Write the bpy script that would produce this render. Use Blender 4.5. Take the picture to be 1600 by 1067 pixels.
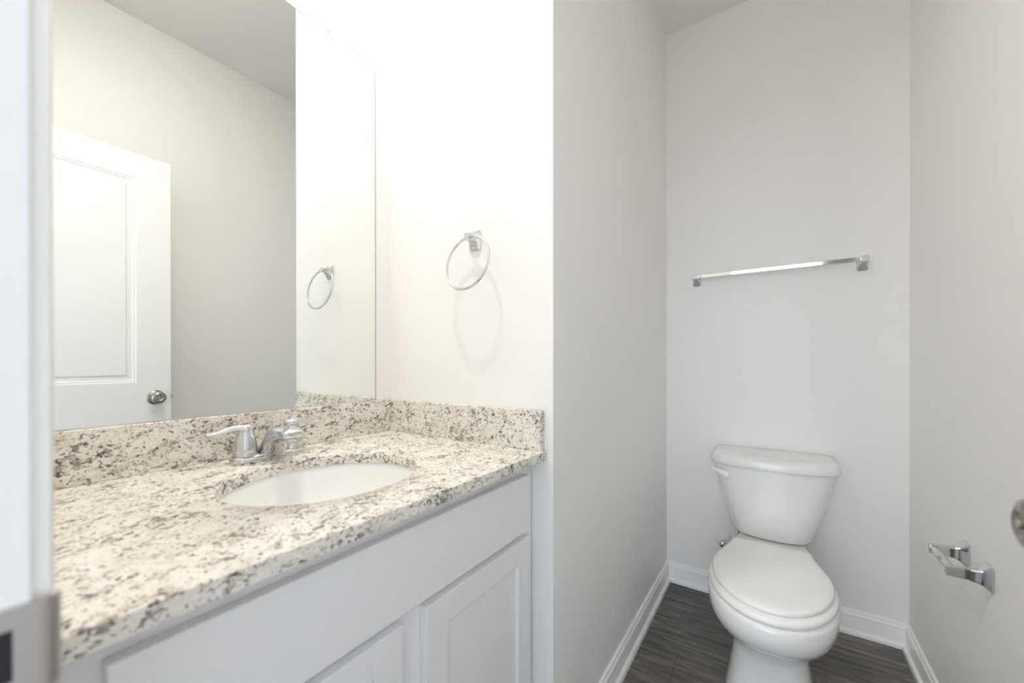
import bpy, bmesh, math
from mathutils import Vector, Matrix
scene = bpy.context.scene
for o in list(bpy.data.objects):
    bpy.data.objects.remove(o)
COL = scene.collection
PI = math.pi

# ---------------------------------------------------------------- camera
CX, CH = 1.0783, 1.1049
FPX, PSI, TILT, ROLL, SY = 622.2, 0.5878, 0.0020, -0.0006, 32.46
fw = Vector((-math.sin(PSI), math.cos(PSI), 0))
rt = Vector((math.cos(PSI), math.sin(PSI), 0))
up = Vector((0, 0, 1))
f2 = fw*math.cos(TILT) - up*math.sin(TILT)
u2 = up*math.cos(TILT) + fw*math.sin(TILT)
r3 = rt*math.cos(ROLL) + u2*math.sin(ROLL)
u3 = u2*math.cos(ROLL) - rt*math.sin(ROLL)
cam = bpy.data.cameras.new('camera')
camo = bpy.data.objects.new('camera', cam)
COL.objects.link(camo)
M = Matrix((( r3.x, u3.x, -f2.x, CX), (r3.y, u3.y, -f2.y, 0), (r3.z, u3.z, -f2.z, CH), (0, 0, 0, 1)))
camo.matrix_world = M
cam.sensor_fit = 'HORIZONTAL'; cam.sensor_width = 36
cam.lens = FPX*36/1600
cam.shift_y = SY/1600
cam.clip_start = 0.01
cam.dof.use_dof = True
cam.dof.focus_distance = 1.6
cam.dof.aperture_fstop = 2.9
scene.camera = camo

# ---------------------------------------------------------------- world, exposure
scene.view_settings.view_transform = 'Standard'
scene.view_settings.look = 'None'
scene.view_settings.gamma = 1
scene.view_settings.use_curve_mapping = False
scene.view_settings.exposure = 0.16
w = bpy.data.worlds.new('hall_daylight_and_fill'); scene.world = w
w.use_nodes = True
bg = w.node_tree.nodes['Background']
bg.inputs[0].default_value = (0.84, 0.92, 1.03, 1)
# daylight of the hall: soft all round; brighter lobe behind the doorway added to lift the alcove
wn, wl = w.node_tree.nodes, w.node_tree.links
wt = wn.new('ShaderNodeTexCoord')
wd = wn.new('ShaderNodeVectorMath'); wd.operation = 'DOT_PRODUCT'
wd.inputs[1].default_value = Vector((-0.02, -0.99, 0.15)).normalized()
wl.new(wt.outputs['Generated'], wd.inputs[0])
wr = wn.new('ShaderNodeMapRange'); wr.interpolation_type = 'SMOOTHSTEP'
wr.inputs['From Min'].default_value = 0.885; wr.inputs['From Max'].default_value = 1.0
wr.inputs['To Min'].default_value = 1.27; wr.inputs['To Max'].default_value = 3.9
wl.new(wd.outputs['Value'], wr.inputs['Value']); wl.new(wr.outputs['Result'], bg.inputs[1])
LENS_STRENGTH = 650
try:
    scene.cycles.blur_glossy = 0.15
    scene.cycles.max_bounces = 16
    scene.cycles.diffuse_bounces = 10
    scene.cycles.glossy_bounces = 8
    scene.cycles.sample_clamp_indirect = 20
    scene.cycles.caustics_reflective = True
except Exception:
    pass

# ---------------------------------------------------------------- dimensions
Y0, Y1, Y2 = 0.038, 0.888, 2.1203          # door wall, end wall of the vanity, back wall
X1, X2 = 0.6105, 1.5008                    # outer corner, right wall
ZC = 2.7575                                # ceiling
ZT, CT, CD = 0.8791, 0.0223, 0.592         # counter top height, thickness, depth
ZS = ZT + 0.1016                           # top of backsplash
TS = 0.02

# ---------------------------------------------------------------- materials
def mat(name, col, rough=0.5, metal=0.0, spec=0.5, coat=0.0):
    m = bpy.data.materials.new(name); m.use_nodes = True
    b = m.node_tree.nodes['Principled BSDF']
    b.inputs['Base Color'].default_value = (*col, 1)
    b.inputs['Roughness'].default_value = rough
    b.inputs['Metallic'].default_value = metal
    b.inputs['Specular IOR Level'].default_value = spec
    if coat:
        b.inputs['Coat Weight'].default_value = coat
        b.inputs['Coat Roughness'].default_value = 0.05
    return m
def nt(m):
    return m.node_tree.nodes, m.node_tree.links, m.node_tree.nodes['Principled BSDF']
def add_bump(m, scale, strength, dist=0.002):
    n, l, b = nt(m)
    tc = n.new('ShaderNodeTexCoord'); t = n.new('ShaderNodeTexNoise')
    t.inputs['Scale'].default_value = scale; t.inputs['Detail'].default_value = 3
    bp = n.new('ShaderNodeBump'); bp.inputs['Strength'].default_value = strength; bp.inputs['Distance'].default_value = dist
    l.new(tc.outputs['Object'], t.inputs['Vector']); l.new(t.outputs['Fac'], bp.inputs['Height'])
    l.new(bp.outputs['Normal'], b.inputs['Normal'])
def vary(m, col, scale, amt):
    """slow tone variation of a paint or glaze"""
    n, l, b = nt(m)
    tc = n.new('ShaderNodeTexCoord'); t = n.new('ShaderNodeTexNoise'); t.inputs['Scale'].default_value = scale
    r = n.new('ShaderNodeValToRGB')
    r.color_ramp.elements[0].color = (*[c*(1-amt) for c in col], 1)
    r.color_ramp.elements[1].color = (*[min(1, c*(1+amt)) for c in col], 1)
    l.new(tc.outputs['Object'], t.inputs['Vector']); l.new(t.outputs['Fac'], r.inputs['Fac']); l.new(r.outputs['Color'], b.inputs['Base Color'])

WALLC = (0.85, 0.842, 0.828)
m_wall = mat('wall_paint', WALLC, 0.42, spec=0.35); vary(m_wall, WALLC, 1.5, 0.012); add_bump(m_wall, 380, 0.05, 0.001)
CEILC = (0.82, 0.81, 0.795)
m_ceil = mat('ceiling_paint', CEILC, 0.8, spec=0.2); vary(m_ceil, CEILC, 2, 0.012); add_bump(m_ceil, 300, 0.05, 0.001)
TRIMC = (0.90, 0.90, 0.895)
m_trim = mat('trim_paint', TRIMC, 0.3); vary(m_trim, TRIMC, 3, 0.01)
CABC = (0.82, 0.82, 0.825)
m_cab = mat('cabinet_paint', CABC, 0.33); vary(m_cab, CABC, 4, 0.01)
PORC = (0.87, 0.865, 0.85)
m_porc = mat('porcelain', PORC, 0.12, spec=0.5, coat=0.4); vary(m_porc, PORC, 3, 0.006)
m_seat = mat('seat_plastic', (0.91, 0.905, 0.89), 0.22); vary(m_seat, (0.91, 0.905, 0.89), 3, 0.006)
m_sink = mat('sink_porcelain', (0.86, 0.86, 0.85), 0.1, coat=0.5); vary(m_sink, (0.86, 0.86, 0.85), 3, 0.006)
m_chrome = mat('chrome', (0.66, 0.665, 0.67), 0.06, 1.0); add_bump(m_chrome, 40, 0.01)
m_nickel = mat('satin_nickel', (0.42, 0.39, 0.35), 0.24, 1.0); add_bump(m_nickel, 60, 0.02)
m_plate = mat('strike_plate_steel', (0.52, 0.49, 0.46), 0.38, 1.0); add_bump(m_plate, 90, 0.03)
m_mirror = mat('mirror_silver', (0.885, 0.905, 0.885), 0.0, 1.0)
m_edge = mat('mirror_edge_glass', (0.30, 0.32, 0.30), 0.15, 1.0)
m_dark = mat('dark_cavity', (0.02, 0.02, 0.022), 0.8)
m_red = mat('red_plastic', (0.55, 0.03, 0.03), 0.3)
m_white = mat('white_plastic', (0.80, 0.79, 0.77), 0.35)
m_clip = mat('clear_plastic', (0.9, 0.9, 0.9), 0.1)
nt(m_clip)[2].inputs['Transmission Weight'].default_value = 0.75
m_hose = mat('braided_steel', (0.5, 0.5, 0.5), 0.35, 0.9)
m_lens = bpy.data.materials.new('lit_lens'); m_lens.use_nodes = True
_n = m_lens.node_tree.nodes; _n.clear()
_e = _n.new('ShaderNodeEmission'); _o = _n.new('ShaderNodeOutputMaterial')
_e.inputs[0].default_value = (1.0, 0.95, 0.885, 1); _e.inputs[1].default_value = LENS_STRENGTH
m_lens.node_tree.links.new(_e.outputs[0], _o.inputs[0])

def make_granite():
    m = mat('speckled_granite', (0.7, 0.66, 0.58), 0.16, spec=0.5)
    n, l, b = nt(m)
    tc = n.new('ShaderNodeTexCoord')
    # grains run on a slant through the slab
    mp = n.new('ShaderNodeMapping'); mp.inputs['Rotation'].default_value = (0.5, 0.6, 0.35); mp.inputs['Scale'].default_value = (1.05, 0.8, 1.2)
    l.new(tc.outputs['Object'], mp.inputs['Vector'])
    def noise(scale, detail, rough=0.55, off=0.0, dist=0.0):
        a = n.new('ShaderNodeVectorMath'); a.operation = 'ADD'; a.inputs[1].default_value = (off, off*1.7, off*0.3)
        l.new(mp.outputs['Vector'], a.inputs[0])
        t = n.new('ShaderNodeTexNoise'); t.inputs['Scale'].default_value = scale; t.inputs['Detail'].default_value = detail
        t.inputs['Roughness'].default_value = rough; t.inputs['Distortion'].default_value = dist
        l.new(a.outputs[0], t.inputs['Vector']); return t.outputs['Fac']
    def ramp(f, lo, hi):
        r = n.new('ShaderNodeMapRange'); r.interpolation_type = 'SMOOTHSTEP'
        r.inputs['From Min'].default_value = lo; r.inputs['From Max'].default_value = hi
        l.new(f, r.inputs['Value']); return r.outputs['Result']
    def mix(fac, c1, c2):
        x = n.new('ShaderNodeMix'); x.data_type = 'RGBA'
        if isinstance(fac, float): x.inputs[0].default_value = fac
        else: l.new(fac, x.inputs[0])
        for i, c in ((6, c1), (7, c2)):
            if isinstance(c, tuple): x.inputs[i].default_value = (*c, 1)
            else: l.new(c, x.inputs[i])
        return x.outputs[2]
    def addn(f, g, k):
        x = n.new('ShaderNodeMath'); x.operation = 'MULTIPLY_ADD'; x.inputs[1].default_value = k
        l.new(g, x.inputs[0]); l.new(f, x.inputs[2]); return x.outputs[0]
    cluster = noise(24, 2, off=2.2)
    base = mix(ramp(noise(26, 5, 0.65), 0.30, 0.58), (0.66, 0.615, 0.53), (0.80, 0.77, 0.705))
    base = mix(ramp(noise(90, 5, 0.7, off=3.1), 0.52, 0.66), base, (0.84, 0.815, 0.76))
    # beige-brown and grey clouds
    base = mix(ramp(addn(noise(60, 5, 0.68, off=7.7), cluster, 0.25), 0.705, 0.77), base, (0.47, 0.41, 0.35))
    base = mix(ramp(addn(noise(85, 5, 0.7, off=11.3), cluster, 0.3), 0.715, 0.765), base, (0.27, 0.255, 0.25))
    # dark mineral grains, large and small
    base = mix(ramp(addn(noise(108, 5, 0.62, off=5.2, dist=0.5), cluster, 0.16), 0.677, 0.715), base, (0.095, 0.082, 0.078))
    base = mix(ramp(addn(noise(190, 4, 0.62, off=1.9, dist=0.3), cluster, 0.16), 0.667, 0.71), base, (0.13, 0.115, 0.11))
    # few burgundy garnets
    base = mix(ramp(noise(52, 3, 0.5, off=17.5), 0.71, 0.74), base, (0.14, 0.05, 0.045))
    l.new(base, b.inputs['Base Color'])
    return m
m_granite = make_granite()

def make_floor():
    m = mat('grey_wood_vinyl', (0.1, 0.095, 0.09), 0.45, spec=0.4)
    n, l, b = nt(m)
    tc = n.new('ShaderNodeTexCoord')
    br = n.new('ShaderNodeTexBrick')
    br.inputs['Scale'].default_value = 1; br.inputs['Brick Width'].default_value = 1.22; br.inputs['Row Height'].default_value = 0.18
    br.inputs['Mortar Size'].default_value = 0.0012; br.inputs['Mortar Smooth'].default_value = 0.3
    br.offset = 0.37
    br.inputs['Color1'].default_value = (0.80, 0.80, 0.80, 1); br.inputs['Color2'].default_value = (1.15, 1.15, 1.15, 1); br.inputs['Mortar'].default_value = (0.45, 0.45, 0.45, 1)
    l.new(tc.outputs['Object'], br.inputs['Vector'])
    def noise(sc, scale, detail, dist=0.0):
        mp = n.new('ShaderNodeMapping'); mp.inputs['Scale'].default_value = sc
        l.new(tc.outputs['Object'], mp.inputs['Vector'])
        t = n.new('ShaderNodeTexNoise'); t.inputs['Scale'].default_value = scale; t.inputs['Detail'].default_value = detail
        t.inputs['Roughness'].default_value = 0.6; t.inputs['Distortion'].default_value = dist
        l.new(mp.outputs['Vector'], t.inputs['Vector']); return t.outputs['Fac']
    r = n.new('ShaderNodeValToRGB')
    e = r.color_ramp.elements
    e[0].position = 0.30; e[0].color = (0.066, 0.060, 0.055, 1)
    e[1].position = 0.68; e[1].color = (0.25, 0.23, 0.21, 1)
    k = e.new(0.48); k.color = (0.15, 0.138, 0.128, 1)
    l.new(noise((1.6, 16, 1), 3.2, 8, 0.6), r.inputs['Fac'])
    r2 = n.new('ShaderNodeValToRGB'); e = r2.color_ramp.elements
    e[0].position = 0.32; e[0].color = (0.62, 0.62, 0.62, 1); e[1].position = 0.55; e[1].color = (1.08, 1.08, 1.08, 1)
    l.new(noise((2, 70, 1), 4, 5, 0.2), r2.inputs['Fac'])
    def mul(a, c):
        x = n.new('ShaderNodeMix'); x.data_type = 'RGBA'; x.blend_type = 'MULTIPLY'; x.inputs[0].default_value = 1
        l.new(a, x.inputs[6]); l.new(c, x.inputs[7]); return x.outputs[2]
    c = mul(mul(r.outputs['Color'], r2.outputs['Color']), br.outputs['Color'])
    l.new(c, b.inputs['Base Color'])
    bp = n.new('ShaderNodeBump'); bp.inputs['Strength'].default_value = 0.15; bp.inputs['Distance'].default_value = 0.002
    l.new(r2.outputs['Color'], bp.inputs['Height']); l.new(bp.outputs['Normal'], b.inputs['Normal'])
    return m
m_floor = make_floor()

# ---------------------------------------------------------------- mesh helpers
def link(name, me, parent=None):
    o = bpy.data.objects.new(name, me); COL.objects.link(o)
    if parent is not None: o.parent = parent
    return o
def obj(name, bm, mats, parent=None, smooth=False, bevel=0, seg=2, subsurf=0, angle=35):
    bmesh.ops.recalc_face_normals(bm, faces=bm.faces)
    me = bpy.data.meshes.new(name); bm.to_mesh(me); bm.free()
    for m in (mats if isinstance(mats, (list, tuple)) else [mats]): me.materials.append(m)
    if smooth:
        for p in me.polygons: p.use_smooth = True
        me.set_sharp_from_angle(angle=math.radians(angle))
    o = link(name, me, parent)
    if bevel:
        b = o.modifiers.new('bevel', 'BEVEL'); b.width = bevel; b.segments = seg; b.limit_method = 'ANGLE'; b.angle_limit = math.radians(32)
        b.harden_normals = False
        for p in me.polygons: p.use_smooth = True
        me.set_sharp_from_angle(angle=math.radians(30))
    if subsurf:
        s = o.modifiers.new('sub', 'SUBSURF'); s.levels = subsurf; s.render_levels = subsurf
    return o
def thing(name, label, cat, loc=(0, 0, 0)):
    o = link(name, None); o.location = loc; o.empty_display_size = 0.05
    o['label'] = label; o['category'] = cat
    bpy.context.view_layer.update()
    return o
def tag(o, label, cat):
    o['label'] = label; o['category'] = cat; return o
def structure(o, label, cat):
    o['kind'] = 'structure'; o['label'] = label; o['category'] = cat; return o
class At:
    """world coordinates are written; the mesh is moved into the parent's frame"""
    pass
def rebase(o):
    p = o.parent
    if p is not None and p.type == 'EMPTY':
        o.data.transform(Matrix.Translation(-p.location))
    return o
def part(name, bm, mats, parent, **k):
    return rebase(obj(name, bm, mats, parent, **k))
def subpart(name, bm, mats, parent, **k):
    o = obj(name, bm, mats, parent, **k)
    g = parent.parent
    if g is not None and g.type == 'EMPTY':
        o.data.transform(Matrix.Translation(-g.location))
    return o
def box(bm, x0, x1, y0, y1, z0, z1, mi=0):
    vs = [bm.verts.new((x, y, z)) for z in (z0, z1) for y in (y0, y1) for x in (x0, x1)]
    fs = []
    for q in ((0,1,3,2),(4,6,7,5),(0,4,5,1),(2,3,7,6),(0,2,6,4),(1,5,7,3)):
        f = bm.faces.new([vs[i] for i in q]); f.material_index = mi; fs.append(f)
    return fs
def prism(bm, pts, z0, z1, axis='z'):
    def P(a, b, c): return {'z': (a, b, c), 'y': (a, c, b), 'x': (c, a, b)}[axis]
    lo = [bm.verts.new(P(a, b, z0)) for a, b in pts]; hi = [bm.verts.new(P(a, b, z1)) for a, b in pts]
    n = len(pts)
    for i in range(n):
        j = (i+1) % n; bm.faces.new((lo[i], lo[j], hi[j], hi[i]))
    bm.faces.new(lo); bm.faces.new(hi)
def loft(bm, rings, cap0=True, cap1=True, closed=True):
    R = [[bm.verts.new(p) for p in r] for r in rings]
    n = len(R[0])
    for a, b in zip(R[:-1], R[1:]):
        for i in range(n if closed else n-1):
            j = (i+1) % n; bm.faces.new((a[i], a[j], b[j], b[i]))
    if cap0: bm.faces.new(list(reversed(R[0])))
    if cap1: bm.faces.new(R[-1])
    return R
def lathe(bm, prof, origin, axis, n=32, cap0=True, cap1=True):
    ax = Vector(axis).normalized()
    a = ax.orthogonal().normalized(); b = ax.cross(a)
    o = Vector(origin)
    loft(bm, [[o + ax*h + (a*math.cos(2*PI*i/n) + b*math.sin(2*PI*i/n))*max(r, 1e-5) for i in range(n)] for r, h in prof], cap0, cap1)
def tube(bm, pts, rad, n=16, cap=True, flat=1.0, upv=(0, 0, 1), closed=False):
    P = [Vector(p) for p in pts]; N = len(P); rings = []
    for i, p in enumerate(P):
        if closed: t = P[(i+1) % N] - P[i-1]
        else: t = P[min(i+1, N-1)] - P[max(i-1, 0)]
        t.normalize(); u = Vector(upv); s = t.cross(u)
        if s.length < 1e-4: s = t.orthogonal()
        s.normalize(); u = s.cross(t)
        r = rad[i] if isinstance(rad, (list, tuple)) else rad
        if isinstance(r, tuple): ra, rb = r
        else: ra, rb = r, r*flat
        rings.append([p + s*math.cos(2*PI*k/n)*ra + u*math.sin(2*PI*k/n)*rb for k in range(n)])
    if closed:
        rings.append(rings[0])
        R = [[bm.verts.new(q) for q in r] for r in rings[:-1]]
        for i in range(N):
            a, b = R[i], R[(i+1) % N]
            for k in range(n):
                j = (k+1) % n; bm.faces.new((a[k], a[j], b[j], b[k]))
    else: loft(bm, rings, cap, cap)
def spline(pts, n=8):
    """Catmull-Rom through points (any dimension)"""
    P = [tuple(p) for p in pts]; out = []
    for i in range(len(P)-1):
        p0 = P[max(i-1, 0)]; p1 = P[i]; p2 = P[i+1]; p3 = P[min(i+2, len(P)-1)]
        for k in range(n):
            t = k/n
            out.append(tuple(0.5*(2*b + (c-a)*t + (2*a-5*b+4*c-d)*t*t + (3*b-a-3*c+d)*t**3) for a, b, c, d in zip(p0, p1, p2, p3)))
    out.append(P[-1]); return out
B = bmesh.new

# ---------------------------------------------------------------- the room
bm = B(); box(bm, -0.1, X2+0.1, -0.9, Y2+0.1, -0.05, 0)
structure(obj('floor', bm, m_floor), 'dark grey wood-look vinyl plank floor', 'floor')
bm = B(); box(bm, -0.1, X2+0.1, -0.08, Y2+0.1, ZC, ZC+0.05)
structure(obj('ceiling', bm, m_ceil), 'plain painted ceiling above the powder room', 'ceiling')
bm = B(); box(bm, -0.1, 0, Y0, Y1+0.1, 0, ZC)
structure(obj('wall_left', bm, m_wall), 'pale greige wall behind the mirror and vanity', 'wall')
bm = B(); prism(bm, [(0, Y1), (X1, Y1), (X1-0.1, Y1+0.1), (0, Y1+0.1)], 0, ZC)
structure(obj('wall_middle', bm, m_wall), 'pale wall at the end of the vanity carrying the towel ring', 'wall')
bm = B(); prism(bm, [(X1, Y1), (X1, Y2), (X1-0.1, Y2), (X1-0.1, Y1+0.1)], 0, ZC)
structure(obj('wall_alcove', bm, m_wall), 'grey-looking side wall left of the toilet', 'wall')
bm = B(); box(bm, X1-0.1, X2+0.1, Y2, Y2+0.1, 0, ZC)
structure(obj('wall_back', bm, m_wall), 'back wall behind the toilet below the towel bar', 'wall')
bm = B(); box(bm, X2, X2+0.1, -0.08, Y2, 0, ZC)
structure(obj('wall_right', bm, m_wall), 'right wall carrying the toilet paper holder', 'wall')
JX0, JX1, JZ = 0.717, 1.335, 2.055          # faces of the door jamb
bm = B()
box(bm, -0.1, JX0-0.02, -0.08, Y0, 0, ZC); box(bm, JX1+0.02, X2, -0.08, Y0, 0, ZC); box(bm, JX0-0.02, JX1+0.02, -0.08, Y0, JZ+0.02, ZC)
structure(obj('wall_front', bm, m_wall), 'wall around the doorway the camera looks through', 'wall')
bm = B()
box(bm, JX0-0.02, JX0, -0.08, Y0, 0, JZ+0.02); box(bm, JX1, JX1+0.02, -0.08, Y0, 0, JZ+0.02); box(bm, JX0, JX1, -0.08, Y0, JZ, JZ+0.02)
box(bm, JX0-0.012, JX0+0.009, -0.08, -0.012, 0, JZ)     # door stop
o = structure(obj('trim_1', bm, m_trim, bevel=0.0015), 'white painted door jamb at the left edge', 'door jamb')
jamb = o
# casing on the room side
def casing_profile(u):   # u: 0 at the jamb edge .. 1 outer
    return None
bm = B(); CW = 0.057
prof = [(0, 0), (0, 0.0085), (0.004, 0.011), (0.012, 0.0115), (0.02, 0.0135), (0.045, 0.0145), (0.053, 0.0145), (CW, 0.011), (CW, 0)]
a0, a1, az = JX0-0.005, JX1+0.005, JZ+0.005
path = [(a0, 0, -1, 0), (a0, az, -1, 1), (a1, az, 1, 1), (a1, 0, 1, 0)]
loft(bm, [[(px+dx*u, Y0+t*0.85, pz+dz*u) for u, t in prof] for px, pz, dx, dz in path])
structure(obj('trim_2', bm, m_trim, smooth=True, angle=25), 'white door casing on the room side of the doorway', 'door casing')

# strike plate on the latch jamb
sp = thing('strike_plate', 'blurred satin nickel strike plate set in the white door jamb at lower left', 'strike plate', (JX0, 0.02, 0.937))
bm = B()
hz0, hz1, hy0, hy1 = 0.924, 0.9535, 0.004, 0.0305
x0, x1 = JX0+0.0001, JX0+0.0018
py0, py1, pz0, pz1 = -0.006, 0.040, 0.909, 0.9655
box(bm, x0, x1, py0, py1, hz1, pz1); box(bm, x0, x1, py0, py1, pz0, hz0); box(bm, x0, x1, py0, hy0, hz0, hz1); box(bm, x0, x1, hy1, py1, hz0, hz1)
part('plate', bm, m_plate, sp)
bm = B()                                             # curved lip
lip = [(x1, 0.040)] + [(JX0+0.0018-0.008*(1-math.cos(a)), 0.040+0.0098*math.sin(a)) for a in [i*PI/2/8 for i in range(1, 9)]]
outer = lip; inner = [(a-0.0016, b-0.0003) for a, b in lip[:-1]] + [(lip[-1][0], lip[-1][1]-0.0016)]
prism(bm, outer+inner[::-1], pz0+0.003, pz1-0.0005, 'z')
part('lip', bm, m_plate, sp, smooth=True)
bm = B(); box(bm, JX0+0.00012, JX0+0.0006, hy0, hy1, hz0, hz1)
part('latch_hole', bm, m_dark, sp)

# ---------------------------------------------------------------- baseboards
ZB = 0.0935
bprof = [(0.0, 0.0), (0.0125, 0.0), (0.0125, 0.066), (0.0118, 0.070), (0.0135, 0.073), (0.0125, 0.078), (0.0085, 0.082), (0.0075, 0.086), (0.0085, 0.089), (0.007, 0.0925), (0.004, ZB), (0, ZB)]
sprof = [(0.0125, 0.0)] + [(0.0125+0.0135*math.cos(a), 0.019*math.sin(a)) for a in [i*PI/2/6 for i in range(7)]]
sprof = sprof[1:] + [(0.0125, 0.0)]
def along(bm, prof, p, q, nrm, m0, m1):
    """profile swept from p to q; nrm points into the room, m0/m1 mitre the ends"""
    d = (Vector(q)-Vector(p)).normalized(); nrm = Vector(nrm)
    rings = []
    for P, m in ((p, m0), (q, m1)):
        rings.append([Vector((P[0], P[1], 0)) + Vector((nrm.x, nrm.y, 0))*t + Vector((d.x, d.y, 0))*t*m + Vector((0, 0, z)) for t, z in prof])
    loft(bm, rings)
def baseboard(name, label, p, q, nrm, m0, m1):
    bm = B(); along(bm, bprof, p, q, nrm, m0, m1)
    o = structure(obj(name, bm, m_trim, smooth=True, angle=25), label, 'baseboard')
    bm = B(); along(bm, sprof, p, q, nrm, m0, m1)
    obj('shoe_molding', bm, m_trim, o, smooth=True, angle=50)
    return o
baseboard('baseboard_left', 'white baseboard along the wall left of the toilet', (X1, Y1), (X1, Y2), (1, 0), 0, -1)
baseboard('baseboard_back', 'white baseboard along the wall behind the toilet', (X1, Y2), (X2, Y2), (0, -1), 1, -1)
baseboard('baseboard_right', 'white baseboard along the right wall under the paper holder', (X2, Y2), (X2, Y0), (-1, 0), 1, 0)

# ---------------------------------------------------------------- open door (seen in the mirror), knob at the right edge
DX, DY, ANG, DW, DT, DZ = 1.3363, 0.677, -0.0265, 0.61, 0.035, 2.0416
def dmat():   # local: u = from latch edge to hinge, v = out of the room-side face, z up
    a = Vector((math.sin(ANG), -math.cos(ANG), 0)); nn = Vector((-math.cos(ANG), -math.sin(ANG), 0))
    return lambda u, v, z: Vector((DX, DY, 0)) + a*u + nn*v + Vector((0, 0, z))
dl = dmat()
bm = B()
def dbox(u0, u1, v0, v1, z0, z1):
    vs = [bm.verts.new(dl(u, v, z)) for z in (z0, z1) for v in (v0, v1) for u in (u0, u1)]
    for q in ((0,1,3,2),(4,6,7,5),(0,4,5,1),(2,3,7,6),(0,2,6,4),(1,5,7,3)): bm.faces.new([vs[i] for i in q])
def dface(side, panels):
    """door skin with raised moulded panels; side +1 room face, -1 wall face"""
    v0 = 0 if side > 0 else -DT
    us = [0]+sorted({p[0] for p in panels})+sorted({p[1] for p in panels})+[DW]
    zs = sorted({0.012, DZ}|{p[2] for p in panels}|{p[3] for p in panels})
    for i in range(3):
        for j in range(len(zs)-1):
            if i == 1 and any(abs(zs[j]-p[2]) < 1e-6 for p in panels): continue
            bm.faces.new([bm.verts.new(dl(u, v0, z)) for u, z in ((us[i], zs[j]), (us[i+1], zs[j]), (us[i+1], zs[j+1]), (us[i], zs[j+1]))])
    steps = [(0, 0), (0.004, -0.003), (0.010, -0.0035), (0.014, -0.007), (0.030, -0.0085), (0.034, -0.0035), (0.036, -0.003)]
    for u0, u1, z0, z1 in panels:
        rings = [[dl(a, v0+side*h, b) for a, b in ((u0+k, z0+k), (u1-k, z0+k), (u1-k, z1-k), (u0+k, z1-k))] for k, h in steps]
        loft(bm, rings, False, True)
pan = [(0.1227, DW-0.1227, 1.0103, 1.9316), (0.1227, DW-0.1227, 0.24, 0.80)]
dface(1, pan); dface(-1, pan)
for u0, u1, z0, z1 in ((0, 0, 0, 1), (DW, DW, 0, 1)):
    bm.faces.new([bm.verts.new(dl(u0, v, z)) for v, z in ((0, 0.012), (-DT, 0.012), (-DT, DZ), (0, DZ))])
for z in (0.012, DZ):
    bm.faces.new([bm.verts.new(dl(u, v, z)) for u, v in ((0, 0), (DW, 0), (DW, -DT), (0, -DT))])
bmesh.ops.remove_doubles(bm, verts=bm.verts, dist=1e-5)
door = structure(obj('door_1', bm, m_trim, smooth=True, angle=12), 'white two-panel door standing open against the right wall, reflected in the mirror', 'door')
KZ, KU = 0.9398, 0.056
nn = Vector((-math.cos(ANG), -math.sin(ANG), 0))
def knob_at(v0, s):
    bm = B(); c = dl(KU, v0, KZ)
    lathe(bm, [(0.033, 0), (0.033, 0.004), (0.030, 0.007), (0.020, 0.010), (0.013, 0.013), (0.0115, 0.020), (0.0125, 0.023), (0.020, 0.027), (0.0262, 0.033), (0.0280, 0.039), (0.0270, 0.045), (0.023, 0.050), (0.016, 0.0528), (0.0130, 0.0523), (0.0105, 0.050), (0.009, 0.0495), (0.0, 0.0495)], c, nn*s, 40)
    k = obj('door_knob', bm, m_nickel, door, smooth=True, angle=40); k['label'] = 'round satin nickel door knob'
    bm = B(); lathe(bm, [(0.0055, 0.0490), (0.0055, 0.0520), (0.0045, 0.0532), (0.0, 0.0534)], c, nn*s, 20)
    obj('lock_button', bm, m_nickel, k, smooth=True)
knob_at(0, 1); knob_at(-DT, -1)
bm = B()
a = Vector((math.sin(ANG), -math.cos(ANG), 0))
vs = []
def lb(u0, u1, v0, v1, z0, z1):
    vs = [bm.verts.new(dl(u, v, z)) for z in (z0, z1) for v in (v0, v1) for u in (u0, u1)]
    for q in ((0,1,3,2),(4,6,7,5),(0,4,5,1),(2,3,7,6),(0,2,6,4),(1,5,7,3)): bm.faces.new([vs[i] for i in q])
lb(-0.0015, 0, -0.030, -0.005, KZ-0.0285, KZ+0.0285); lb(-0.010, -0.001, -0.0235, -0.0115, KZ-0.007, KZ+0.007)
obj('latch', bm, m_nickel, door)
for hz in (0.25, 1.05, 1.82):
    bm = B(); lathe(bm, [(0.0055, -0.045), (0.0055, 0.045)], dl(DW+0.003, 0.004, hz), (0, 0, 1), 14)
    obj('hinge', bm, m_nickel, door, smooth=True)

# ---------------------------------------------------------------- vanity cabinet
FX, FF = 0.565, 0.547                       # door faces, face frame
VY0, VY1 = Y0+0.006, Y1-0.003
van = thing('vanity_cabinet', 'white shaker vanity cabinet with two doors under the granite countertop', 'cabinet', (0.28, (VY0+VY1)/2, 0))
zt = ZT-CT-0.0005
bm = B()
box(bm, 0.002, 0.018, VY0, VY1, 0.1, zt); box(bm, 0.018, 0.530, VY0, VY0+0.016, 0.1, zt); box(bm, 0.018, 0.530, VY1-0.016, VY1, 0.1, zt); box(bm, 0.018, 0.530, VY0+0.016, VY1-0.016, 0.1, 0.116)
part('carcass', bm, m_cab, van)
bm = B()
box(bm, 0.53, FF, VY0, 0.105, 0.1, zt); box(bm, 0.53, FF, 0.839, VY1, 0.1, zt); box(bm, 0.53, FF, 0.105, 0.839, 0.81, zt)
box(bm, 0.53, FF, 0.105, 0.839, 0.655, 0.70); box(bm, 0.53, FF, 0.105, 0.839, 0.1, 0.13); box(bm, 0.53, FF, 0.432, 0.512, 0.13, 0.655)
part('face_frame', bm, m_cab, van)
bm = B(); box(bm, 0.475, 0.49, VY0, VY1, 0.0, 0.1); part('toe_kick', bm, m_cab, van)
bm = B(); box(bm, FF+0.0003, FX, 0.0975, 0.8475, 0.6855, 0.8245)
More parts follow.
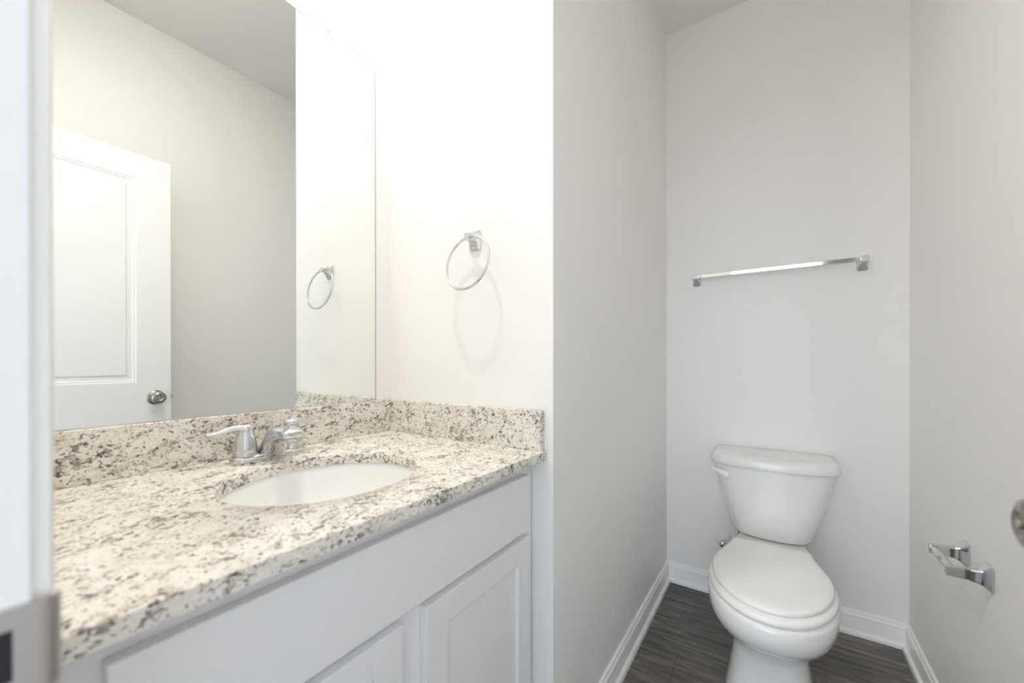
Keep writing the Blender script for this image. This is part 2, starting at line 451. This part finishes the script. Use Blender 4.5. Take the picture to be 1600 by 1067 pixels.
part('drawer_front', bm, m_cab, van, bevel=0.0018)
def cab_door(y0, y1, z0, z1, rail=0.054):
    bm = B(); t = FX; iy0, iy1, iz0, iz1 = y0+rail, y1-rail, z0+rail, z1-rail
    # stiles full height, rails between them: front edges lightly eased
    box(bm, FF+0.0003, t, y0, iy0, z0, z1); box(bm, FF+0.0003, t, iy1, y1, z0, z1)
    box(bm, FF+0.0003, t, iy0, iy1, z0, iz0); box(bm, FF+0.0003, t, iy0, iy1, iz1, z1)
    d = part('door', bm, m_cab, van, bevel=0.0012)
    bm = B(); box(bm, FF+0.003, t-0.008, iy0-0.002, iy1+0.002, iz0-0.002, iz1+0.002)
    subpart('door_panel', bm, m_cab, d)
    return d
cab_door(0.092, 0.445, 0.115, 0.671)
cab_door(0.499, 0.852, 0.115, 0.671)

# ---------------------------------------------------------------- countertop with sink cut-out
SX, SYC, SA, SB = 0.326, 0.4605, 0.1614, 0.1840
def slab_with_hole():
    bm = B(); n = 96
    x0, x1, y0, y1 = 0.002, CD, Y0+0.001, Y1-0.001
    def outer(t):
        c, s = math.cos(t), math.sin(t)
        k = min(((x1-SX)/c if c > 1e-9 else (x0-SX)/c if c < -1e-9 else 1e9), ((y1-SYC)/s if s > 1e-9 else (y0-SYC)/s if s < -1e-9 else 1e9))
        return SX+k*c, SYC+k*s
    ts = sorted(set([2*PI*i/n for i in range(n)] + [math.atan2(b-SYC, a-SX) % (2*PI) for a in (x0, x1) for b in (y0, y1)]))
    ins = [(SX+SA*math.cos(t), SYC+SB*math.sin(t)) for t in ts]
    # hole points follow the same polar angle
    ins = []
    for t in ts:
        r = 1/math.sqrt((math.cos(t)/SA)**2 + (math.sin(t)/SB)**2); ins.append((SX+r*math.cos(t), SYC+r*math.sin(t)))
    outs = [outer(t) for t in ts]
    e = 0.002
    def inset(p):
        return (min(p[0], x1-e), p[1]) if True else p
    zb = ZT-CT
    def grow(p, k): 
        dx, dy = p[0]-SX, p[1]-SYC; r = math.hypot(dx, dy); return (SX+dx*(r+k)/r, SYC+dy*(r+k)/r)
    rings = [[(*p, zb) for p in ins], [(*p, ZT-e) for p in ins], [(*grow(p, e*0.3), ZT-e*0.3) for p in ins], [(*grow(p, e), ZT) for p in ins],
             [(*inset(p), ZT) for p in outs], [(min(p[0], x1-0.0006), p[1], ZT-0.0006) for p in outs], [(*p, ZT-e) for p in outs], [(*p, zb) for p in outs]]
    R = loft(bm, rings, False, False)
    m = len(ts)
    for i in range(m):
        j = (i+1) % m; bm.faces.new((R[-1][i], R[-1][j], R[0][j], R[0][i]))
    return bm
tag(obj('countertop', slab_with_hole(), m_granite, smooth=True, angle=30), 'cream speckled granite vanity countertop with an oval sink cut-out', 'countertop')
bm = B(); box(bm, 0.001, TS, Y0+0.001, Y1-0.001, ZT+0.0002, ZS)
tag(obj('backsplash', bm, m_granite, bevel=0.0015), 'long speckled granite backsplash strip under the mirror', 'backsplash')
bm = B(); box(bm, TS+0.0005, CD-0.006, Y1-TS, Y1-0.001, ZT+0.0002, ZS)
tag(obj('side_splash', bm, m_granite, bevel=0.0015), 'short speckled granite side splash below the towel ring', 'backsplash')

# ---------------------------------------------------------------- undermount sink
sink = thing('sink', 'white oval undermount sink set in the granite countertop', 'sink', (SX, SYC, ZT-CT-0.14))
bm = B(); n = 64
def ell(a, b, z): return [(SX+a*math.cos(2*PI*i/n), SYC+b*math.sin(2*PI*i/n), z) for i in range(n)]
zr = ZT-CT-0.0006
prof = [(0.022, zr-0.012), (0.022, zr), (0.004, zr), (0.002, zr-0.004), (-0.002, zr-0.02), (-0.008, zr-0.045), (-0.020, zr-0.075), (-0.042, zr-0.102), (-0.075, zr-0.121), (-0.11, zr-0.130), (-0.139, zr-0.1335)]
rings = [ell(SA+k, SB+k, z) for k, z in prof]
rings = [ell(SA-0.02, SB-0.02, zr-0.09), ell(SA+0.006, SB+0.006, zr-0.03)] + rings
rings = [ell(0.03, 0.03, zr-0.148), ell(SA-0.06, SB-0.06, zr-0.135)] + rings
loft(bm, rings, True, True)
part('basin', bm, m_sink, sink, smooth=True, angle=60)
bm = B(); lathe(bm, [(0.0215, 0), (0.0215, 0.0022), (0.017, 0.003), (0.015, 0.0015), (0.013, 0.0015), (0.0125, 0.004), (0.009, 0.0055), (0, 0.006)], (SX, SYC, zr-0.1335), (0, 0, 1), 32)
part('drain', bm, m_chrome, sink, smooth=True)

# ---------------------------------------------------------------- faucet
FCX, FCY = 0.086, 0.4615
fau = thing('faucet', 'chrome two-handle centerset faucet on the granite behind the sink', 'faucet', (FCX, FCY, ZT))
zf = ZT+0.0003
def stad(hx, hy, z, n=40, e=3.2):
    P = []
    for i in range(n):
        t = 2*PI*i/n; c, s = math.cos(t), math.sin(t)
        P.append((FCX+hx*math.copysign(abs(c)**(2/e), c), FCY+hy*math.copysign(abs(s)**(2/e), s), z))
    return P
bm = B()
loft(bm, [stad(0.0275, 0.0785, zf), stad(0.0285, 0.0795, zf+0.003), stad(0.0285, 0.0795, zf+0.010), stad(0.0265, 0.0775, zf+0.0145), stad(0.022, 0.073, zf+0.017), stad(0.012, 0.06, zf+0.0175)])
part('base', bm, m_chrome, fau, smooth=True, angle=60)
# sculpted spout: cross-sections (centre x, z, half width, half height, lean)
bm = B()
top = spline([(0.058, 0.8925), (0.072, 0.905), (0.092, 0.926), (0.113, 0.945), (0.138, 0.9575), (0.166, 0.961), (0.190, 0.958), (0.203, 0.951)], 6)
bot = spline([(0.098, 0.880), (0.112, 0.8815), (0.121, 0.897), (0.130, 0.912), (0.144, 0.924), (0.164, 0.932), (0.184, 0.936), (0.200, 0.938)], 6)
rings = []
for i, ((tx, tz), (bx, bz)) in enumerate(zip(top, bot)):
    s = i/(len(top)-1); hw = 0.0275-0.0045*min(1, s*1.6)+0.001*max(0, s-.6)
    if s > 0.93: hw *= 1-0.25*((s-0.93)/0.07)**2
    r = []
    for k in range(20):     # rounded crown above, flat face below
        t = 2*PI*k/20; c, q = math.cos(t), math.sin(t)
        e = 2/2.6 if q > 0 else 2/6
        yy = hw*math.copysign(abs(c)**(2/3.2), c); g = 0.5+0.5*math.copysign(abs(q)**e, q)
        r.append((bx+(tx-bx)*g, FCY+yy, bz+(tz-bz)*g))
    rings.append(r)
loft(bm, rings)
part('spout', bm, m_chrome, fau, smooth=True, angle=50)
bm = B(); lathe(bm, [(0.0105, 0), (0.0105, 0.007), (0.0085, 0.008), (0, 0.008)], (0.186, FCY, 0.9285), (0, 0, 1), 24)
part('aerator', bm, m_chrome, fau, smooth=True)
def handle(sy, hot):
    cy = FCY+sy*0.0508; c = (FCX, cy, zf+0.0165)
    bm = B()
    lathe(bm, [(0.0255, 0), (0.0255, 0.003), (0.0240, 0.0075), (0.0243, 0.009), (0.0235, 0.018), (0.0218, 0.030), (0.0195, 0.042), (0.0175, 0.050), (0.0165, 0.0535), (0.0172, 0.056), (0.0165, 0.062), (0.013, 0.0675), (0.007, 0.0695), (0, 0.070)], c, (0, 0, 1), 36)
    h = part('handle', bm, m_chrome, fau, smooth=True, angle=50)
    if hot: h['label'] = 'left chrome lever handle with red hot-water dot'
    bm = B(); z0 = c[2]+0.0605
    pts = spline([(FCX+0.004, cy+sy*0.002, z0), (FCX, cy+sy*0.018, z0+0.002), (FCX-0.005, cy+sy*0.034, z0-0.002), (FCX-0.010, cy+sy*0.050, z0-0.007), (FCX-0.014, cy+sy*0.063, z0-0.0075), (FCX-0.016, cy+sy*0.069, z0-0.006)], 5)
    N = len(pts); rad = []
    for i in range(N):
        s = i/(N-1); wdt = 0.0135-0.005*math.sin(min(1, s*2)*PI/2)+0.006*max(0, (s-0.45)/0.55)**1.2
        if s > 0.9: wdt *= math.sqrt(max(0.05, 1-((s-0.9)/0.1)**2*0.85))
        rad.append((wdt, 0.0085-0.0045*s))
    tube(bm, pts, rad, 14)
    subpart('lever', bm, m_chrome, h, smooth=True, angle=60)
    if hot:
        bm = B(); lathe(bm, [(0.0055, 0), (0.005, 0.0015), (0, 0.002)], (FCX, cy, c[2]+0.0693), (0, 0, 1), 18)
        o = subpart('temperature_dot', bm, m_red, h, smooth=True); o['label'] = 'small red dot'
handle(-1, True); handle(1, False)
bm = B()
lathe(bm, [(0.0028, 0), (0.0024, 0.040), (0.0024, 0.048), (0.0045, 0.053), (0.0068, 0.058), (0.0072, 0.0605), (0.006, 0.0625), (0, 0.063)], (0.0665, FCY+0.004, zf+0.014), (0, 0, 1), 18)
part('lift_rod', bm, m_chrome, fau, smooth=True)

# ---------------------------------------------------------------- mirror
MY0, MY1, MZ0, MZ1 = 0.060, 0.8226, ZS+0.0008, 2.0514
mir = thing('mirror', 'large frameless wall mirror above the granite backsplash', 'mirror', (0, (MY0+MY1)/2, MZ0))
bm = B()                                             # pane with a ground, eased edge
def pane(x, k): return [(x, MY0+k, MZ0), (x, MY1-k, MZ0), (x, MY1-k, MZ1-k), (x, MY0+k, MZ1-k)]
loft(bm, [pane(0.001, 0), pane(0.0045, 0), pane(0.0055, 0.0035)])
bm.faces.ensure_lookup_table()
for f in bm.faces:
    f.material_index = 0 if f.calc_center_median().x > 0.00549 else 1
part('glass', bm, [m_mirror, m_edge], mir)
for cy in (0.6679, 0.22):
    bm = B(); cz = MZ1
    prism(bm, [(0.001, cz+0.001), (0.001, cz+0.017), (0.0045, cz+0.017), (0.0055, cz+0.004), (0.0085, cz+0.002), (0.0085, cz-0.008), (0.0060, cz-0.008), (0.0060, cz+0.001)], cy-0.008, cy+0.008, 'y')
    c = part('mirror_clip', bm, m_clip, mir); c['label'] = 'clear plastic mirror clip'
    bm = B(); lathe(bm, [(0.0035, 0), (0.003, 0.0012), (0, 0.0018)], (0.0045, cy, cz+0.011), (1, 0, 0), 14)
    subpart('screw', bm, m_chrome, c, smooth=True)

# ---------------------------------------------------------------- towel ring
RX, RZ = 0.362, 1.448
tr = thing('towel_ring', 'chrome towel ring on the wall at the end of the vanity', 'towel ring', (RX, Y1, RZ))
def sq(cx, cz, hx, hz, y, ch=0.22):
    a, b = hx*(1-ch), hz*(1-ch)
    return [(cx-a, y, cz-hz), (cx+a, y, cz-hz), (cx+hx, y, cz-b), (cx+hx, y, cz+b), (cx+a, y, cz+hz), (cx-a, y, cz+hz), (cx-hx, y, cz+b), (cx-hx, y, cz-b)]
bm = B()
loft(bm, [sq(RX, RZ, .0205, .0275, Y1-0.0005), sq(RX, RZ, .0205, .0275, Y1-0.004), sq(RX, RZ+.001, .0175, .024, Y1-0.008), sq(RX, RZ+.002, .0115, .015, Y1-0.014), sq(RX, RZ+.004, .0085, .0105, Y1-0.024), sq(RX, RZ+.004, .0082, .0095, Y1-0.040), sq(RX, RZ+.004, .0074, .0087, Y1-0.0415)])
part('post', bm, m_chrome, tr, smooth=True, angle=20)
RR, LEAN, YAW = 0.0763, 0.1815, 0.036
bm = B()
ru = Vector((math.cos(YAW), -math.sin(YAW), 0)); rd = Vector((-math.sin(YAW)*math.sin(LEAN), -math.cos(YAW)*math.sin(LEAN), -math.cos(LEAN)))
rc = Vector((0.3655, 0.8603, 1.4527)) + rd*RR
pts = [rc + ru*RR*math.cos(t) + rd*RR*math.sin(t) for t in [2*PI*i/72 for i in range(72)]]
tube(bm, pts, 0.0036, 12, closed=True, upv=(0, 1, 0.01))
part('ring', bm, m_chrome, tr, smooth=True)

# ---------------------------------------------------------------- towel bar
BZ, BL, BR = 1.502, 0.752, 1.363
tb = thing('towel_bar', 'chrome towel bar on the back wall above the toilet', 'towel bar', ((BL+BR)/2, Y2, BZ))
for cx in (BL, BR):
    bm = B()
    cz = BZ-0.002
    loft(bm, [sq(cx, cz-.004, .0185, .0265, Y2-0.0005), sq(cx, cz-.004, .0185, .0265, Y2-0.004), sq(cx, cz-.001, .016, .021, Y2-0.009), sq(cx, cz+.004, .0125, .0145, Y2-0.022), sq(cx, cz+.006, .012, .0125, Y2-0.040), sq(cx, cz+.006, .012, .0125, Y2-0.066), sq(cx, cz+.006, .0105, .011, Y2-0.068)])
    part('post', bm, m_chrome, tb, smooth=True, angle=20)
bm = B(); box(bm, BL, BR, Y2-0.062, Y2-0.046, BZ-0.004, BZ+0.012)
part('bar', bm, m_chrome, tb, bevel=0.001)

# ---------------------------------------------------------------- toilet paper holder
tp = thing('toilet_paper_holder', 'empty chrome toilet paper holder on the right wall', 'toilet paper holder', (X2, 1.487, 0.588))
def sqx(cy, cz, hy, hz, x, ch=0.18):
    a, b = hy*(1-ch), hz*(1-ch)
    return [(x, cy-a, cz-hz), (x, cy+a, cz-hz), (x, cy+hy, cz-b), (x, cy+hy, cz+b), (x, cy+a, cz+hz), (x, cy-a, cz+hz), (x, cy-hy, cz+b), (x, cy-hy, cz-b)]
for cy, sgn in ((1.415, 1), (1.556, -1)):
    cz = 0.589; bm = B()
    loft(bm, [sqx(cy, cz, .0190, .031, X2-0.0005), sqx(cy, cz, .0190, .031, X2-0.004), sqx(cy, cz, .0165, .0265, X2-0.008), sqx(cy, cz, .0115, .018, X2-0.016), sqx(cy, cz, .0085, .0145, X2-0.025), sqx(cy+sgn*.001, cz, .0070, .0130, X2-0.045), sqx(cy+sgn*.002, cz, .0065, .0120, X2-0.073), sqx(cy+sgn*.002, cz, .0050, .0105, X2-0.075)])
    part('post', bm, m_chrome, tp, smooth=True, angle=20)
bm = B(); lathe(bm, [(0.0065, 0.0), (0.0065, 0.003), (0.0092, 0.004), (0.0092, 0.058), (0.0100, 0.059), (0.0100, 0.120), (0.0065, 0.121), (0.0065, 0.124)], (X2-0.063, 1.4235, 0.589), (0, 1, 0), 24)
part('roller', bm, m_chrome, tp, smooth=True, angle=40)

# ---------------------------------------------------------------- toilet
TX = 1.057
toi = thing('toilet', 'white two-piece toilet with its lid down in the alcove', 'toilet', (TX, 1.70, 0))
def egg(z, yc, yf, w, yb, wb, e=2.0, n=56):
    """plan outline: rounded front, tapering back"""
    P = []
    h = n//2
    for i in range(h+1):
        t = -PI/2 + PI*i/h; s, c = math.sin(t), math.cos(t)
        P.append((TX + w*math.copysign(abs(s)**(2/e), s), yc-(yc-yf)*abs(c)**(2/e), z))
    k = (n-h-1)
    back = []
    q = k//2
    for i in range(1, q+1):
        s = i/q; ss = s*s*(3-2*s)
        back.append((w+(wb-w)*ss, yc+(yb-yc)*s))
    rt_ = [(TX+a, b, z) for a, b in back]; lf_ = [(TX-a, b, z) for a, b in reversed(back)]
    return P + rt_ + lf_
bm = B()
S = [  # z, yc, yf, w, yb, wb, e
 (0.000, 1.62, 1.462, .128, 1.98, .105, 3.6),
 (0.012, 1.62, 1.462, .128, 1.98, .105, 3.6),
 (0.030, 1.62, 1.470, .122, 1.97, .100, 3.6),
 (0.090, 1.62, 1.482, .113, 1.97, .095, 3.4),
 (0.150, 1.62, 1.485, .106, 1.98, .095, 3.2),
 (0.180, 1.61, 1.472, .108, 1.99, .098, 2.8),
 (0.205, 1.60, 1.450, .117, 2.00, .102, 2.5),
 (0.235, 1.58, 1.402, .137, 2.02, .108, 2.25),
 (0.270, 1.56, 1.345, .162, 2.05, .115, 2.1),
 (0.305, 1.56, 1.306, .175, 2.07, .100, 2.05),
 (0.335, 1.56, 1.297, .179, 2.08, .102, 2.05),
 (0.360, 1.56, 1.296, .180, 2.09, .104, 2.05),
 (0.370, 1.56, 1.299, .177, 2.09, .102, 2.05),
 (0.374, 1.56, 1.306, .170, 2.085, .098, 2.05),
]
loft(bm, [egg(*s) for s in S])
part('bowl', bm, m_porc, toi, smooth=True, angle=60)
bm = B()
loft(bm, [egg(0.3755, 1.565, 1.312, .166, 1.81, .115), egg(0.3765, 1.565, 1.304, .174, 1.815, .120), egg(0.382, 1.565, 1.300, .178, 1.818, .123), egg(0.389, 1.565, 1.301, .177, 1.818, .122), egg(0.395, 1.565, 1.308, .171, 1.815, .118), egg(0.397, 1.565, 1.316, .164, 1.81, .11)])
part('seat', bm, m_seat, toi, smooth=True, angle=70)
bm = B()
loft(bm, [egg(0.3985, 1.575, 1.332, .158, 1.79, .118), egg(0.400, 1.575, 1.324, .166, 1.795, .124), egg(0.405, 1.575, 1.321, .169, 1.798, .127), egg(0.411, 1.575, 1.325, .165, 1.795, .124), egg(0.415, 1.575, 1.338, .153, 1.785, .113), egg(0.4175, 1.575, 1.37, .125, 1.76, .090), egg(0.419, 1.575, 1.43, .075, 1.71, .05)])
part('seat_cover', bm, m_seat, toi, smooth=True, angle=70)
for s in (-1, 1):
    bm = B(); lathe(bm, [(0.011, -0.019), (0.011, 0.019)], (TX+s*0.07, 1.812, 0.392), (1, 0, 0), 18)
    part('seat_hinge', bm, m_seat, toi, smooth=True, bevel=0.003)
def dee(z, a, yf, ys, yb=2.106, e=2.5, n=48, rc=0.018):
    """tank plan: flat back with small corner radii, bowed front"""
    P = []
    for i in range(n+1):
        t = -PI/2 + PI*i/n; s, c = math.sin(t), math.cos(t)
        P.append((TX + a*math.copysign(abs(s)**(2/e), s), ys-(ys-yf)*abs(c)**(2/e), z))
    for i in range(7):
        t = PI/2*i/6; P.append((TX + a-rc+rc*math.cos(t), yb-rc+rc*math.sin(t), z))
    for i in range(7):
        t = PI/2 + PI/2*i/6; P.append((TX - a+rc+rc*math.cos(t), yb-rc+rc*math.sin(t), z))
    return P
bm = B()
T = [(0.3755, .110, 1.950, 2.02), (0.3765, .128, 1.925, 2.02), (0.382, .137, 1.912, 2.02), (0.392, .142, 1.908, 2.02), (0.44, .158, 1.904, 2.02), (0.50, .178, 1.902, 2.02), (0.56, .195, 1.900, 2.02), (0.61, .206, 1.900, 2.02), (0.662, .212, 1.900, 2.02)]
loft(bm, [dee(z, a, yf, ys) for z, a, yf, ys in T])
part('tank', bm, m_porc, toi, smooth=True, angle=60)
bm = B()
L = [(0.6625, .216, 1.893, 2.0), (0.664, .222, 1.888, 2.0), (0.672, .2245, 1.886, 2.0), (0.690, .2235, 1.888, 2.0), (0.702, .219, 1.894, 2.0), (0.709, .210, 1.905, 2.0), (0.7125, .198, 1.920, 2.0), (0.7135, .150, 1.960, 2.03)]
loft(bm, [dee(z, a+0.003, yf, ys, yb=2.108, e=2.3) for z, a, yf, ys in L])
part('tank_lid', bm, m_porc, toi, smooth=True, angle=60)
bm = B()
lathe(bm, [(0.013, 0), (0.013, 0.006), (0.010, 0.010), (0, 0.011)], (0.897, 1.938, 0.624), (0.25, -1, 0), 20)
hv = spline([(0.904, 1.922, 0.6215), (0.892, 1.920, 0.625), (0.874, 1.922, 0.6315), (0.856, 1.929, 0.6355), (0.838, 1.940, 0.636)], 5)
N = len(hv)
tube(bm, hv, [(0.0065*(1-0.5*i/(N-1)), (0.0155 if i > 1 else 0.012)*(1-0.62*(i/(N-1)))*(0.55 if i == 0 else 1)) for i in range(N)], 14)
part('flush_lever', bm, m_seat, toi, smooth=True, angle=60)

# ---------------------------------------------------------------- water supply valve
sv = thing('supply_valve', 'small white escutcheon and chrome water valve beside the toilet tank', 'valve', (0.868, Y2, 0.262))
bm = B(); lathe(bm, [(0.036, 0), (0.036, 0.003), (0.030, 0.010), (0.012, 0.015), (0.0095, 0.016)], (0.868, Y2-0.0005, 0.262), (0, -1, 0), 28)
part('escutcheon', bm, m_white, sv, smooth=True, angle=50)
bm = B(); lathe(bm, [(0.0075, 0.012), (0.0075, 0.030), (0.010, 0.031), (0.010, 0.050), (0.006, 0.052)], (0.868, Y2, 0.262), (0, -1, 0), 18)
lathe(bm, [(0.0055, 0), (0.0055, 0.026)], (0.868, Y2-0.040, 0.262), (1, 0, 0.25), 14)
part('valve_body', bm, m_chrome, sv, smooth=True, angle=40)
bm = B(); lathe(bm, [(0.006, 0.052), (0.012, 0.054), (0.012, 0.060), (0.008, 0.063), (0, 0.063)], (0.868, Y2, 0.262), (0, -1, 0), 20)
part('valve_knob', bm, m_chrome, sv, smooth=True, angle=40)
bm = B(); tube(bm, spline([(0.892, Y2-0.040, 0.268), (0.915, Y2-0.044, 0.275), (0.930, Y2-0.056, 0.300), (0.936, Y2-0.066, 0.335), (0.938, Y2-0.070, 0.3735)], 6), 0.0055, 12)
part('supply_hose', bm, m_hose, sv, smooth=True)

# ---------------------------------------------------------------- recessed ceiling light above the vanity
LX, LY = 0.335, 0.456
lt = thing('ceiling_light', 'small round recessed ceiling light above the vanity sink', 'ceiling light', (LX, LY, ZC))
bm = B(); lathe(bm, [(0.0405, -0.0005), (0.075, -0.0005), (0.075, -0.003), (0.070, -0.006), (0.044, -0.007), (0.0405, -0.006)], (LX, LY, ZC), (0, 0, 1), 48, False, False)
part('trim_ring', bm, m_white, lt, smooth=True, angle=40)
bm = B(); lathe(bm, [(0.040, -0.002), (0.040, -0.0062), (0.02, -0.0068), (0.0, -0.0070)], (LX, LY, ZC), (0, 0, 1), 40)
part('lens', bm, m_lens, lt, smooth=True)
